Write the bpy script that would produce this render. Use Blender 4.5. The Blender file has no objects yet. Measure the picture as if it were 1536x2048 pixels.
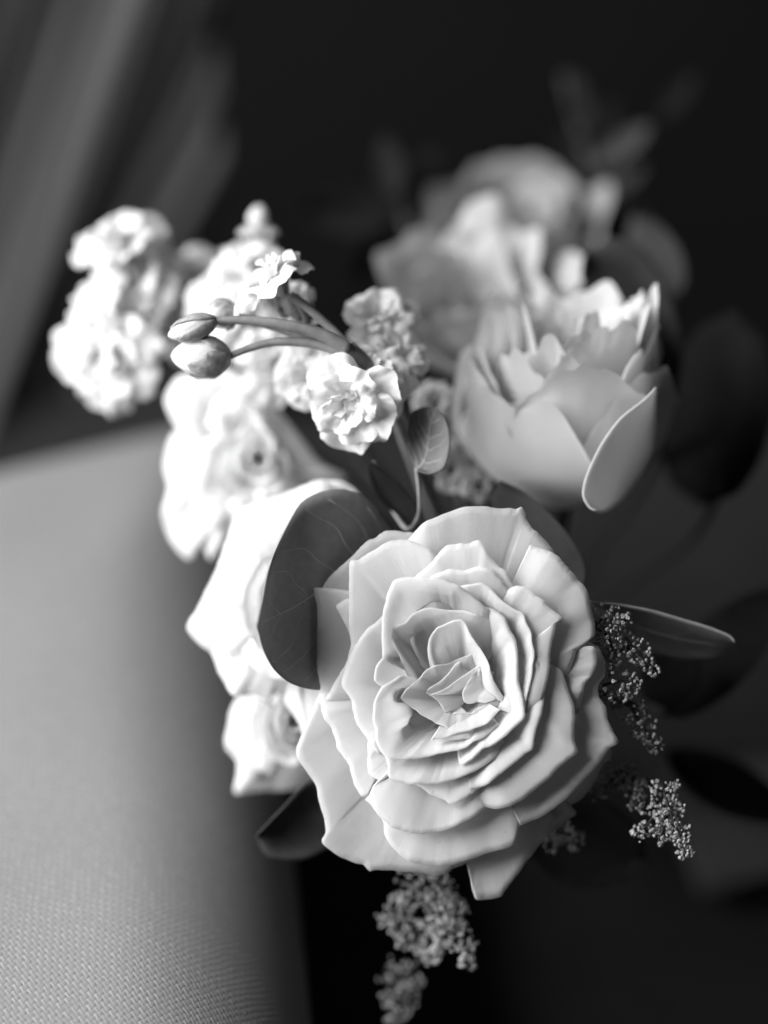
import bpy, math, random
from mathutils import Vector, Matrix, noise

# ------------------------------------------------------------------ camera
PITCH = math.radians(38.0)
DIST = 0.5                       # camera to focus plane
FPX = 1536 * DIST / 0.165        # focal length in photo pixels
RIGHT = Vector((1, 0, 0))
UP = Vector((0, math.sin(PITCH), math.cos(PITCH)))
FWD = Vector((0, math.cos(PITCH), -math.sin(PITCH)))
CAM = -FWD * DIST

scene = bpy.context.scene
cam_data = bpy.data.cameras.new("camera")
cam = bpy.data.objects.new("camera", cam_data)
scene.collection.objects.link(cam)
cam.matrix_world = Matrix((
    (RIGHT.x, UP.x, -FWD.x, CAM.x),
    (RIGHT.y, UP.y, -FWD.y, CAM.y),
    (RIGHT.z, UP.z, -FWD.z, CAM.z),
    (0, 0, 0, 1)))
cam_data.sensor_fit = 'VERTICAL'
cam_data.sensor_height = 24.0
cam_data.lens = 24.0 * FPX / 2048.0
cam_data.clip_start = 0.02
cam_data.clip_end = 50
cam_data.dof.use_dof = True
cam_data.dof.focus_distance = DIST + 0.003
cam_data.dof.aperture_fstop = cam_data.lens / 26.0      # about 26 mm of open aperture
cam_data.dof.aperture_blades = 0
scene.camera = cam

# ------------------------------------------------------------------ world, window light, exposure
world = bpy.data.worlds.new("World")
scene.world = world
world.use_nodes = True
bgn = world.node_tree.nodes["Background"]
bgn.inputs[0].default_value = (1, 1, 1, 1)
bgn.inputs[1].default_value = 0.04


def cvec(x, y, z):
    """camera-space direction (right, up, toward camera) to world"""
    return RIGHT * x + UP * y - FWD * z


def at(px, py, dz=0.0):
    d = DIST + dz
    return CAM + FWD * d + RIGHT * ((px - 768) / FPX * d) + UP * (-(py - 1024) / FPX * d)


def area_light(name, pos, target, sx, sy, power):
    ld = bpy.data.lights.new(name, 'AREA')
    ld.shape = 'RECTANGLE'
    ld.size = sx
    ld.size_y = sy
    ld.energy = power
    lo = bpy.data.objects.new(name, ld)
    scene.collection.objects.link(lo)
    lo.location = pos
    lo.rotation_euler = (target - pos).to_track_quat('-Z', 'Y').to_euler()
    return lo


area_light("window_light", at(700, 1200) + cvec(-0.62, 0.26, 0.34), at(700, 1200), 0.56, 0.72, 20.0)

scene.view_settings.view_transform = 'Standard'
scene.view_settings.look = 'None'
scene.view_settings.exposure = 0.0
scene.view_settings.gamma = 1.0
scene.view_settings.use_curve_mapping = False
scene.cycles.use_denoising = True
scene.cycles.max_bounces = 10
scene.cycles.diffuse_bounces = 6
scene.cycles.transmission_bounces = 8

# ------------------------------------------------------------------ materials


def new_mat(name):
    m = bpy.data.materials.new(name)
    m.use_nodes = True
    nt = m.node_tree
    nt.nodes.clear()
    out = nt.nodes.new("ShaderNodeOutputMaterial")
    return m, nt, out


def g(v):
    return (v, v, v, 1)


def N(nt, t, **kw):
    n = nt.nodes.new(t)
    for k, v in kw.items():
        setattr(n, k, v)
    return n


def math_node(nt, op, a, b=None):
    n = nt.nodes.new("ShaderNodeMath")
    n.operation = op
    for i, v in enumerate((a, b)):
        if v is None:
            continue
        if isinstance(v, (int, float)):
            n.inputs[i].default_value = v
        else:
            nt.links.new(v, n.inputs[i])
    return n.outputs[0]


def petal_material(name, base, trans, vein=0.25, rough=0.6, sss=0.0):
    m, nt, out = new_mat(name)
    uv = N(nt, "ShaderNodeUVMap")
    mp = N(nt, "ShaderNodeMapping")
    mp.inputs['Scale'].default_value = (110, 9.0, 1)
    nt.links.new(uv.outputs[0], mp.inputs[0])
    nz = N(nt, "ShaderNodeTexNoise")
    nz.inputs['Scale'].default_value = 1.0
    nz.inputs['Detail'].default_value = 3
    nt.links.new(mp.outputs[0], nz.inputs['Vector'])
    tc = N(nt, "ShaderNodeTexCoord")
    n2 = N(nt, "ShaderNodeTexNoise")
    n2.inputs['Scale'].default_value = 900
    n2.inputs['Detail'].default_value = 2
    nt.links.new(tc.outputs['Object'], n2.inputs['Vector'])
    add = math_node(nt, 'ADD', nz.outputs[0], math_node(nt, 'MULTIPLY', n2.outputs[0], 0.5))
    sepuv = N(nt, "ShaderNodeSeparateXYZ")
    nt.links.new(uv.outputs[0], sepuv.inputs[0])
    mask = math_node(nt, 'ADD', math_node(nt, 'MULTIPLY', math_node(nt, 'POWER', sepuv.outputs[1], 6.0), 0.9), 0.22)
    add = math_node(nt, 'MULTIPLY', add, mask)
    bp = N(nt, "ShaderNodeBump")
    bp.inputs['Strength'].default_value = vein
    bp.inputs['Distance'].default_value = 0.0003
    nt.links.new(add, bp.inputs['Height'])
    # faint natural tone variation
    n3 = N(nt, "ShaderNodeTexNoise")
    n3.inputs['Scale'].default_value = 120
    nt.links.new(tc.outputs['Object'], n3.inputs['Vector'])
    cr = N(nt, "ShaderNodeMapRange")
    cr.inputs[1].default_value = 0.3
    cr.inputs[2].default_value = 0.7
    cr.inputs[3].default_value = base * 0.95
    cr.inputs[4].default_value = base * 1.03
    nt.links.new(n3.outputs[0], cr.inputs[0])
    # small bruises and specks
    n4 = N(nt, "ShaderNodeTexNoise")
    n4.inputs['Scale'].default_value = 420
    n4.inputs['Detail'].default_value = 1
    nt.links.new(tc.outputs['Object'], n4.inputs['Vector'])
    sp = N(nt, "ShaderNodeMapRange")
    sp.inputs[1].default_value = 0.76
    sp.inputs[2].default_value = 0.82
    sp.inputs[3].default_value = 1.0
    sp.inputs[4].default_value = 0.72
    nt.links.new(n4.outputs[0], sp.inputs[0])
    tone = math_node(nt, 'MULTIPLY', cr.outputs[0], sp.outputs[0])
    bs = N(nt, "ShaderNodeBsdfPrincipled")
    nt.links.new(tone, bs.inputs['Base Color'])
    bs.inputs['Roughness'].default_value = rough
    bs.inputs['Specular IOR Level'].default_value = 0.2
    nt.links.new(bp.outputs[0], bs.inputs['Normal'])
    if sss:
        bs.inputs['Subsurface Weight'].default_value = 1.0
        bs.inputs['Subsurface Radius'].default_value = (1, 1, 1)
        bs.inputs['Subsurface Scale'].default_value = sss
    tr = N(nt, "ShaderNodeBsdfTranslucent")
    tr.inputs[0].default_value = g(base)
    mx = N(nt, "ShaderNodeMixShader")
    mx.inputs[0].default_value = trans
    nt.links.new(bs.outputs[0], mx.inputs[1])
    nt.links.new(tr.outputs[0], mx.inputs[2])
    nt.links.new(mx.outputs[0], out.inputs[0])
    return m


def plain_material(name, lo, hi, rough=0.6, scale=200, bump=0.0, spec=0.3, trans=0.0):
    m, nt, out = new_mat(name)
    tc = N(nt, "ShaderNodeTexCoord")
    nz = N(nt, "ShaderNodeTexNoise")
    nz.inputs['Scale'].default_value = scale
    nz.inputs['Detail'].default_value = 4
    nt.links.new(tc.outputs['Object'], nz.inputs['Vector'])
    cr = N(nt, "ShaderNodeMapRange")
    cr.inputs[1].default_value = 0.3
    cr.inputs[2].default_value = 0.7
    cr.inputs[3].default_value = lo
    cr.inputs[4].default_value = hi
    nt.links.new(nz.outputs[0], cr.inputs[0])
    bs = N(nt, "ShaderNodeBsdfPrincipled")
    nt.links.new(cr.outputs[0], bs.inputs['Base Color'])
    bs.inputs['Roughness'].default_value = rough
    bs.inputs['Specular IOR Level'].default_value = spec
    if bump:
        bp = N(nt, "ShaderNodeBump")
        bp.inputs['Strength'].default_value = bump
        bp.inputs['Distance'].default_value = 0.0006
        nt.links.new(nz.outputs[0], bp.inputs['Height'])
        nt.links.new(bp.outputs[0], bs.inputs['Normal'])
    if trans:
        tr = N(nt, "ShaderNodeBsdfTranslucent")
        tr.inputs[0].default_value = g(hi)
        mx = N(nt, "ShaderNodeMixShader")
        mx.inputs[0].default_value = trans
        nt.links.new(bs.outputs[0], mx.inputs[1])
        nt.links.new(tr.outputs[0], mx.inputs[2])
        nt.links.new(mx.outputs[0], out.inputs[0])
    else:
        nt.links.new(bs.outputs[0], out.inputs[0])
    return m


def weave_material(name, lo, hi, cell_u, cell_v, bump=0.8):
    """plain weave: warp and weft yarns passing over each other; UV is in metres"""
    m, nt, out = new_mat(name)
    uv = N(nt, "ShaderNodeUVMap")
    sx = N(nt, "ShaderNodeSeparateXYZ")
    # slight irregularity of the yarns
    nzv = N(nt, "ShaderNodeTexNoise")
    nzv.inputs['Scale'].default_value = 260
    nt.links.new(uv.outputs[0], nzv.inputs['Vector'])
    nt.links.new(uv.outputs[0], sx.inputs[0])
    wob = math_node(nt, 'MULTIPLY', math_node(nt, 'SUBTRACT', nzv.outputs[0], 0.5), 0.8)
    nzw = N(nt, "ShaderNodeTexNoise")
    nzw.inputs['Scale'].default_value = 190
    mpw = N(nt, "ShaderNodeMapping")
    mpw.inputs['Location'].default_value = (3.7, 1.9, 0)
    nt.links.new(uv.outputs[0], mpw.inputs[0])
    nt.links.new(mpw.outputs[0], nzw.inputs['Vector'])
    wob2 = math_node(nt, 'MULTIPLY', math_node(nt, 'SUBTRACT', nzw.outputs[0], 0.5), 0.8)
    u = math_node(nt, 'ADD', math_node(nt, 'DIVIDE', sx.outputs[0], cell_u), wob)
    v = math_node(nt, 'ADD', math_node(nt, 'DIVIDE', sx.outputs[1], cell_v), wob2)
    fu = math_node(nt, 'FRACT', u)
    fv = math_node(nt, 'FRACT', v)
    par = math_node(nt, 'MODULO', math_node(nt, 'ABSOLUTE', math_node(nt, 'ADD', math_node(nt, 'FLOOR', u), math_node(nt, 'FLOOR', v))), 2.0)

    def hump(f):
        a = math_node(nt, 'SUBTRACT', math_node(nt, 'MULTIPLY', f, 2.0), 1.0)
        return math_node(nt, 'SUBTRACT', 1.0, math_node(nt, 'MULTIPLY', a, a))
    hu, hv = hump(fu), hump(fv)
    def wave(x):
        return math_node(nt, 'ADD', math_node(nt, 'MULTIPLY', math_node(nt, 'COSINE', math_node(nt, 'MULTIPLY', x, math.pi)), 0.42), 0.58)
    warp = math_node(nt, 'MULTIPLY', hu, wave(math_node(nt, 'ADD', math_node(nt, 'SUBTRACT', v, 0.5), math_node(nt, 'FLOOR', u))))
    weft = math_node(nt, 'MULTIPLY', hv, wave(math_node(nt, 'ADD', math_node(nt, 'ADD', math_node(nt, 'SUBTRACT', u, 0.5), 1.0), math_node(nt, 'FLOOR', v))))
    mixh = math_node(nt, 'MAXIMUM', warp, weft)
    par = math_node(nt, 'GREATER_THAN', warp, weft)
    # fibres
    mp = N(nt, "ShaderNodeMapping")
    mp.inputs['Scale'].default_value = (9000, 900, 1)
    nt.links.new(uv.outputs[0], mp.inputs[0])
    fb = N(nt, "ShaderNodeTexNoise")
    fb.inputs['Scale'].default_value = 1
    nt.links.new(mp.outputs[0], fb.inputs['Vector'])
    cell = N(nt, "ShaderNodeCombineXYZ")
    nt.links.new(math_node(nt, 'FLOOR', u), cell.inputs[0])
    nt.links.new(math_node(nt, 'FLOOR', v), cell.inputs[1])
    wn = N(nt, "ShaderNodeTexWhiteNoise", noise_dimensions='2D')
    nt.links.new(cell.outputs[0], wn.inputs['Vector'])
    mixh = math_node(nt, 'MULTIPLY', mixh, math_node(nt, 'ADD', math_node(nt, 'MULTIPLY', wn.outputs[0], 0.7), 0.5))
    h = math_node(nt, 'ADD', mixh, math_node(nt, 'MULTIPLY', fb.outputs[0], 0.25))
    bp = N(nt, "ShaderNodeBump")
    bp.inputs['Strength'].default_value = bump
    bp.inputs['Distance'].default_value = 0.00035
    nt.links.new(h, bp.inputs['Height'])
    cr = N(nt, "ShaderNodeMapRange")
    cr.inputs[1].default_value = 0.0
    cr.inputs[2].default_value = 1.0
    cr.inputs[3].default_value = lo
    cr.inputs[4].default_value = hi
    nt.links.new(math_node(nt, 'MULTIPLY', math_node(nt, 'MULTIPLY', par, fb.outputs[0]), math_node(nt, 'ADD', wn.outputs[0], 0.4)), cr.inputs[0])
    bs = N(nt, "ShaderNodeBsdfPrincipled")
    nt.links.new(cr.outputs[0], bs.inputs['Base Color'])
    bs.inputs['Roughness'].default_value = 0.75
    bs.inputs['Specular IOR Level'].default_value = 0.25
    bs.inputs['Sheen Weight'].default_value = 0.1
    nt.links.new(bp.outputs[0], bs.inputs['Normal'])
    nt.links.new(bs.outputs[0], out.inputs[0])
    return m


M_PETAL = petal_material("petal_ivory", 0.80, 0.14, 0.24, 0.65, 0.0018)
M_PETAL_FAR = petal_material("petal_cream", 0.84, 0.30, 0.08)
M_PETAL_SHADED = petal_material("petal_shaded", 0.52, 0.30, 0.08)  # petal tone lowered to stand in for weaker window light at the rear
M_PETAL_CUP = petal_material("petal_blush", 0.72, 0.42, 0.08)
M_PETAL_SHADED_FAR = petal_material("petal_shaded_far", 0.36, 0.30, 0.08)  # lowered further for the rose farthest back, light falloff put into the colour
M_STOCK = petal_material("petal_stock", 0.82, 0.35, 0.06)
M_LEAF = plain_material("leaf_eucalyptus", 0.30, 0.36, 0.55, 500, 0.15, 0.3, 0.12)
M_LEAF_SHADED = plain_material("leaf_shaded", 0.008, 0.012, 0.8, 300, 0.1, 0.08, 0.05)  # eucalyptus leaf darkened in colour for shade away from the window
M_LEAF_PALE = plain_material("leaf_pale", 0.15, 0.19, 0.6, 300, 0.1, 0.25, 0.15)
M_LEAF_DIM = plain_material("leaf_dim", 0.045, 0.06, 0.8, 300, 0.1, 0.1, 0.1)  # same leaf partly darkened in colour, for weaker light
M_VEIN = plain_material("leaf_vein", 0.55, 0.62, 0.6, 300)
M_STEM = plain_material("stem_green", 0.16, 0.24, 0.5, 400, 0.1)
M_STEM_DARK = plain_material("stem_dark", 0.02, 0.035, 0.6, 400)
M_SEPAL = plain_material("sepal_green", 0.22, 0.40, 0.5, 700, 0.2)
M_BEAD = plain_material("plume_bead", 0.18, 0.52, 0.9, 700, 0.4, 0.05)
M_CUSHION = weave_material("cushion_weave", 0.20, 0.29, 0.00098, 0.0014, 0.42)
M_CURTAIN = weave_material("curtain_weave", 0.08, 0.095, 0.002, 0.002, 0.3)
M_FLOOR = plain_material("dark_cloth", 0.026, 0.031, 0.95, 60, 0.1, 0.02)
M_BACKDROP = plain_material("backdrop_black", 0.007, 0.009, 0.95, 4, 0.0, 0.02)
M_PATCH = plain_material("grey_patch", 0.07, 0.09, 0.8, 80, 0.1, 0.2)

# ------------------------------------------------------------------ mesh helpers


def make_obj(name, verts, faces, mat, parent=None, uvs=None, smooth=True, origin=None):
    org = origin if origin is not None else (parent_world(parent) if parent else Vector((0, 0, 0)))
    me = bpy.data.meshes.new(name)
    me.from_pydata([(v - org)[:] for v in verts], [], faces)
    if uvs is not None:
        ul = me.uv_layers.new(name="UVMap")
        flat = []
        for p in me.polygons:
            for vi in p.vertices:
                flat.extend(uvs[vi])
        ul.data.foreach_set("uv", flat)
    if smooth:
        me.polygons.foreach_set("use_smooth", [True] * len(me.polygons))
    me.materials.append(mat)
    me.update()
    o = bpy.data.objects.new(name, me)
    scene.collection.objects.link(o)
    if parent:
        o.parent = parent
    else:
        o.location = org
    return o


def parent_world(o):
    p = Vector((0, 0, 0))
    while o is not None:
        p += o.location
        o = o.parent
    return p


def thing(name, loc, label, cat, group=None):
    o = bpy.data.objects.new(name, None)
    o.empty_display_size = 0.01
    scene.collection.objects.link(o)
    o.location = loc
    o["label"] = label
    o["category"] = cat
    if group:
        o["group"] = group
    return o


def solid(o, t):
    md = o.modifiers.new("thickness", 'SOLIDIFY')
    md.thickness = t
    md.offset = 0.0
    md.use_even_offset = False
    return o


def resample(pts, n):
    """Catmull-Rom through pts, n points evenly along the arc"""
    P = [Vector(p) for p in pts]
    P = [P[0] * 2 - P[1]] + P + [P[-1] * 2 - P[-2]]
    dense = []
    for i in range(1, len(P) - 2):
        a, b, c, d = P[i - 1], P[i], P[i + 1], P[i + 2]
        tau = 0.40
        for k in range(10):
            t = k / 10
            m1 = (c - a) * tau
            m2 = (d - b) * tau
            t2, t3 = t * t, t * t * t
            dense.append(b * (2 * t3 - 3 * t2 + 1) + m1 * (t3 - 2 * t2 + t) + c * (-2 * t3 + 3 * t2) + m2 * (t3 - t2))
    dense.append(P[-2])
    acc = [0.0]
    for i in range(1, len(dense)):
        acc.append(acc[-1] + (dense[i] - dense[i - 1]).length)
    L = acc[-1]
    res, j = [], 0
    for i in range(n):
        s = L * i / (n - 1)
        while j < len(acc) - 2 and acc[j + 1] < s:
            j += 1
        seg = acc[j + 1] - acc[j]
        f = (s - acc[j]) / seg if seg > 1e-9 else 0
        res.append(dense[j].lerp(dense[j + 1], min(max(f, 0), 1)))
    return res


def sstep(a, b, x):
    x = min(max((x - a) / (b - a), 0), 1)
    return x * x * (3 - 2 * x)


def petal(parent, mat, rim, base, w1, w2, f1=0.14, f2=0.6, k1=None, k2=None, mp=None, n=84, m=22,
          amp=0.6, jit=0.5, tuck=2.0, seed=0, name="petal", thick=0.0, ruffle=0.0, nruf=5):
    """a petal lofted from a base point to a rim curve; plan is x,y and height is w (cubic profile)"""
    k1 = f1 if k1 is None else k1
    k2 = f2 if k2 is None else k2
    R = resample(rim, n)
    B0 = Vector(base)
    Rc = sum(R, Vector((0, 0, 0))) / n
    verts, uvs = [], []
    for i in range(n):
        s = i / (n - 1)
        e = abs(2 * s - 1)
        r = R[i].copy()
        fade = 1 - sstep(0.8, 1.0, e)
        q = Vector((s * 9 + seed * 7.3, seed * 3.1, 0.5))
        dirp = Vector((r.x - B0.x, r.y - B0.y, 0))
        if dirp.length > 1e-6:
            dirp.normalize()
        j = (noise.noise(q * 1.0) * 1.2 + noise.noise(q * 3.3) * 0.9 + noise.noise(q * 7.1) * 0.7 + noise.noise(q * 15.0) * 0.35) * jit
        r.x += dirp.x * j
        r.y += dirp.y * j
        r.z -= tuck * sstep(0.72, 1.0, e)
        r.z += ruffle * math.sin(s * math.pi * 2 * nruf + seed) * fade
        B = B0 + Vector(((r.x - Rc.x) * 0.06, (r.y - Rc.y) * 0.06, 0))
        P1 = Vector((B.x + f1 * (Rc.x - B.x) + k1 * (r.x - Rc.x), B.y + f1 * (Rc.y - B.y) + k1 * (r.y - Rc.y), w1))
        P2 = Vector((B.x + f2 * (Rc.x - B.x) + k2 * (r.x - Rc.x), B.y + f2 * (Rc.y - B.y) + k2 * (r.y - Rc.y),
                     w2 - tuck * 0.8 * sstep(0.72, 1.0, e)))
        for kk in range(m):
            t = kk / (m - 1)
            u = 1 - t
            p = B * u ** 3 + P1 * 3 * u * u * t + P2 * 3 * u * t * t + r * t ** 3
            nn = noise.noise(Vector((s * 3.2 + seed * 5.7, t * 2.2, seed * 1.7)))
            n2 = noise.noise(Vector((s * 8.0 + seed * 2.7, t * 3.0, seed * 4.1)))
            n3 = noise.noise(Vector((s * 17.0 + seed * 3.3, 0.3, seed * 2.9)))
            p.z += amp * ((nn * 1.4 + n2 * 0.55) * t ** 1.5 + n3 * 0.22 * t ** 8)
            verts.append(mp(p.x, p.y, p.z))
            uvs.append((s, t))
    faces = []
    for i in range(n - 1):
        for k in range(m - 1):
            a = i * m + k
            faces.append((a, a + m, a + m + 1, a + 1))
    o = make_obj(name, verts, faces, mat, parent, uvs)
    if thick:
        solid(o, thick)
    return o


def tube(name, pts, radii, mat, parent=None, sides=8, origin=None, caps=True):
    P = [Vector(p) for p in pts]
    n = len(P)
    if not isinstance(radii, (list, tuple)):
        radii = [radii] * n
    verts, faces = [], []
    ref = Vector((0.3, 0.5, 0.8)).normalized()
    for i in range(n):
        t = (P[min(i + 1, n - 1)] - P[max(i - 1, 0)]).normalized()
        a = t.cross(ref)
        if a.length < 1e-3:
            a = t.cross(Vector((1, 0, 0)))
        a.normalize()
        b = t.cross(a)
        for k in range(sides):
            an = 2 * math.pi * k / sides
            verts.append(P[i] + (a * math.cos(an) + b * math.sin(an)) * radii[i])
    for i in range(n - 1):
        for k in range(sides):
            k2 = (k + 1) % sides
            faces.append((i * sides + k, i * sides + k2, (i + 1) * sides + k2, (i + 1) * sides + k))
    if caps:
        faces.append(tuple(range(sides))[::-1])
        faces.append(tuple((n - 1) * sides + k for k in range(sides)))
    if name is None:
        return verts, faces
    return make_obj(name, verts, faces, mat, parent, origin=origin)


def curve_pts(pts, n=24):
    """pts are (px, py, dz mm) -> smooth world points"""
    return [at(p.x, p.y, p.z / 1000) for p in resample(pts, n)]


def photo_map(x, y, w):
    return at(x, y, -w / 1000)


# ------------------------------------------------------------------ setting: dark cloth below, near-black backdrop behind
BIND = at(1010, 1330, 0.20)        # where the stems of the bouquet meet


def sheet(name, origin, ux, uy, nx, ny, hfun, mat, kind=None, parent=None):
    verts, uvs, faces = [], [], []
    nrm = ux.normalized().cross(uy.normalized())
    for i in range(nx + 1):
        for j in range(ny + 1):
            a, b = i / nx, j / ny
            verts.append(origin + ux * a + uy * b + nrm * hfun(a, b))
            uvs.append((a * ux.length, b * uy.length))
    for i in range(nx):
        for j in range(ny):
            k = i * (ny + 1) + j
            faces.append((k, k + ny + 1, k + ny + 2, k + 1))
    o = make_obj(name, verts, faces, mat, parent, uvs, origin=origin)
    if kind:
        o["kind"] = kind
    return o


FLOOR_Z = -0.235
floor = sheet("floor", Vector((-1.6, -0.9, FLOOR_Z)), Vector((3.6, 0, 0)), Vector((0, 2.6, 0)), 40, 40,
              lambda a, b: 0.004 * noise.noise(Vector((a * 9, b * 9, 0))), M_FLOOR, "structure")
backdrop = sheet("dark_backdrop", Vector((-0.06, 0.36, FLOOR_Z)), Vector((1.6, 0.0, 0)), Vector((0, 0, 1.2)), 4, 4,
             lambda a, b: 0.0, M_BACKDROP, "structure")  # near-black sheet set close in, standing in for deep background shade

# cushion: padded upholstered block, rounded on all sides, at the left
CUSH_ROT = math.radians(6)
cx = Vector((math.cos(CUSH_ROT), math.sin(CUSH_ROT), 0))
cy = Vector((-math.sin(CUSH_ROT), math.cos(CUSH_ROT), 0))
cz = Vector((0, 0, 1))


def cushion():
    # nearest right corner of the top plane before rounding
    corner = at(640, 2080, 0.010)
    w_len, d_len, hgt, rad = 0.42, 0.34, 0.17, 0.045
    top = corner.z + 0.012
    xr, yf = 0.0, -0.045                     # right edge, front edge in cushion frame
    org = Vector((corner.x, corner.y, 0))
    nu, nv = 130, 150
    # unrolled grid: s across from left to right and down the right side, t from front bottom to back bottom

    def prof(L, s, r):
        # rounded end profile: distance s before the end -> (pos, drop)
        return s
    verts, uvs, faces = [], [], []
    arc = rad * math.pi / 2
    side = hgt - rad

    def coord(a, half, rad=rad):
        arc = rad * math.pi / 2
        
        # a: signed unrolled distance from the middle, half: half width -> (pos, drop fraction, depth below)
        sg = 1 if a >= 0 else -1
        a = abs(a)
        flat = half - rad
        if a <= flat:
            return sg * a, 0.0
        a -= flat
        if a <= arc:
            an = a / rad
            return sg * (flat + rad * math.sin(an)), rad * (1 - math.cos(an))
        return sg * half, rad + (a - arc)
    hw, hd = w_len / 2, d_len / 2
    ru = hw - rad + arc + side
    rad2 = 0.155
    rv = hd - rad2 + rad2 * math.pi / 2 + hgt - rad2
    for i in range(nu + 1):
        a = -ru + 2 * ru * i / nu
        x, dx = coord(a, hw)
        for j in range(nv + 1):
            b = -rv + 2 * rv * j / nv
            y, dy = coord(b, hd, rad2 if b > 0 else rad)
            drop = min(hgt, math.sqrt(dx * dx + dy * dy))
            crown = 0.010 * (1 - (x / hw) ** 2) * (1 - (y / hd) ** 2)
            bump = 0.0012 * noise.noise(Vector((x * 22, y * 22, 2.0)))
            z = top - drop + crown + bump
            ys = y + 0.40 * max(0.0, x - hw + 0.085) * sstep(-hd, hd, y)
            verts.append(org + cx * (xr - hw + x) + cy * (yf + hd + ys) + cz * z)
            ra = math.radians(-32)
            uvs.append((a * math.cos(ra) - b * math.sin(ra), a * math.sin(ra) + b * math.cos(ra)))
    for i in range(nu):
        for j in range(nv):
            k = i * (nv + 1) + j
            faces.append((k, k + nv + 1, k + nv + 2, k + 1))
    o = make_obj("seat_cushion", verts, faces, M_CUSHION, None, uvs, origin=org + cz * (top - hgt))
    o["label"] = "pale woven upholstered seat cushion lying left of the flowers"
    o["category"] = "cushion"
    return o


cushion()

# draped curtain behind the cushion, swept to one side
def curtain():
    org = at(-330, 1260, 0.42)
    ux = cvec(1, 0.0, -0.5).normalized()
    uy = cvec(0.30, 1.0, 0.10).normalized()
    nrm = ux.cross(uy).normalized()
    verts, uvs, faces = [], [], []
    nx, ny = 170, 70
    for i in range(nx + 1):
        a = i / nx
        for j in range(ny + 1):
            b = j / ny
            wdt = 0.055 + 0.115 * b           # gathered below, fanning out above
            ph = a * 6.0 + 0.35 * noise.noise(Vector((a * 2, b * 1.5, 4)))
            h = (0.5 + 0.5 * b) * (0.014 * math.sin(ph * 2 * math.pi) + 0.005 * math.sin(ph * 4 * math.pi + 1.1 + b)) \
                + 0.012 * noise.noise(Vector((a * 4, b * 2, 9)))
            verts.append(org + ux * (a * wdt * 1.12) + uy * (b * 0.46) + nrm * (h - 0.03 * max(0.0, a - 0.35) ** 1.5))
            uvs.append((a * 0.2, b * 0.46))
    for i in range(nx):
        for j in range(ny):
            k = i * (ny + 1) + j
            faces.append((k, k + ny + 1, k + ny + 2, k + 1))
    o = make_obj("curtain", verts, faces, M_CURTAIN, None, uvs, origin=org)
    solid(o, 0.0015)
    o["label"] = "grey draped curtain with soft folds behind the cushion, upper left"
    o["category"] = "curtain"


curtain()

# added grey sheet at lower right, standing in for an unidentified background shape
def add_patch_sheet():
    org = at(1395, 1800, 0.215)
    org.z = FLOOR_Z + 0.012
    ux = Vector((0.10, 0.012, 0))
    uy = Vector((-0.012, 0.055, 0))
    o = sheet("patch_sheet", org, ux, uy, 30, 30,
              lambda a, b: 0.006 * math.sin(a * 5 + b * 3) + 0.004 * noise.noise(Vector((a * 4, b * 4, 1))), M_PATCH)
    solid(o, 0.002)
    o["label"] = "added grey sheet standing in for a blurred background shape, lower right edge"
    o["category"] = "stand-in"


add_patch_sheet()

# ------------------------------------------------------------------ main rose
GROUP = "roses in the bouquet"
ROSE_C = (928, 1385)


def stem(parent, start, r=0.0026, mat=None, end=None, bend=0.0):
    end = end or BIND + Vector((random.uniform(-.012, .012), random.uniform(-.012, .012), 0))
    mid = start.lerp(end, 0.5) + Vector((0, 0, bend))
    foot = Vector((end.x * 1.0 + (end.x - start.x) * 0.25, end.y + 0.02, FLOOR_Z + 0.012))
    pts = [start, start.lerp(mid, 0.5), mid, end, end.lerp(foot, 0.5), foot]
    return tube("stem", resample(pts, 24), r, mat or M_STEM_DARK, parent)


random.seed(4)
rose = thing("rose", at(ROSE_C[0], ROSE_C[1], 0.036),
             "large open pale rose facing the camera in front, in sharp focus", "rose", GROUP)
BW = -34
TH = 0.00017


def tp(rim, w, m=None, style='o', base=None, seed=[0], wr=None, **kw):
    """traced petal of the main rose: rim in photo pixels, w its height in mm"""
    seed[0] += 1
    b = (base or ROSE_C) + (BW if style != 'h' else -18,)
    pts = []
    for i, p in enumerate(rim):
        pts.append((p[0], p[1], (p[2] if len(p) > 2 else w)))
    if m is None:
        m = w + (3 if style == 'o' else 0.5)
    if style == 'o':
        d = dict(f1=0.20, w1=min(m, w) - 0.5, f2=0.70, w2=w + 0.5)
    elif style == 'r':        # rolled over the edge
        d = dict(f1=0.30, w1=b[2] + 0.60 * (m - b[2]), f2=0.84, w2=m)
    elif style == 'c':        # cup
        d = dict(f1=0.40, w1=m - 7, f2=0.80, w2=w + 0.2)
    elif style == 'f':        # inner heart, shallow
        b = b[:2] + (-10,)
        d = dict(f1=0.25, w1=b[2] + 0.65 * (m - b[2]), f2=0.72, w2=m)
    else:                     # heart, upright
        d = dict(f1=0.48, w1=m - 8, f2=0.80, w2=w - 0.4)
    d.update(amp=0.45, jit=1.2, thick=TH, n=130)
    d.update(kw)
    petal(rose, M_PETAL, pts, b, mp=photo_map, seed=seed[0], **d)


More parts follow.
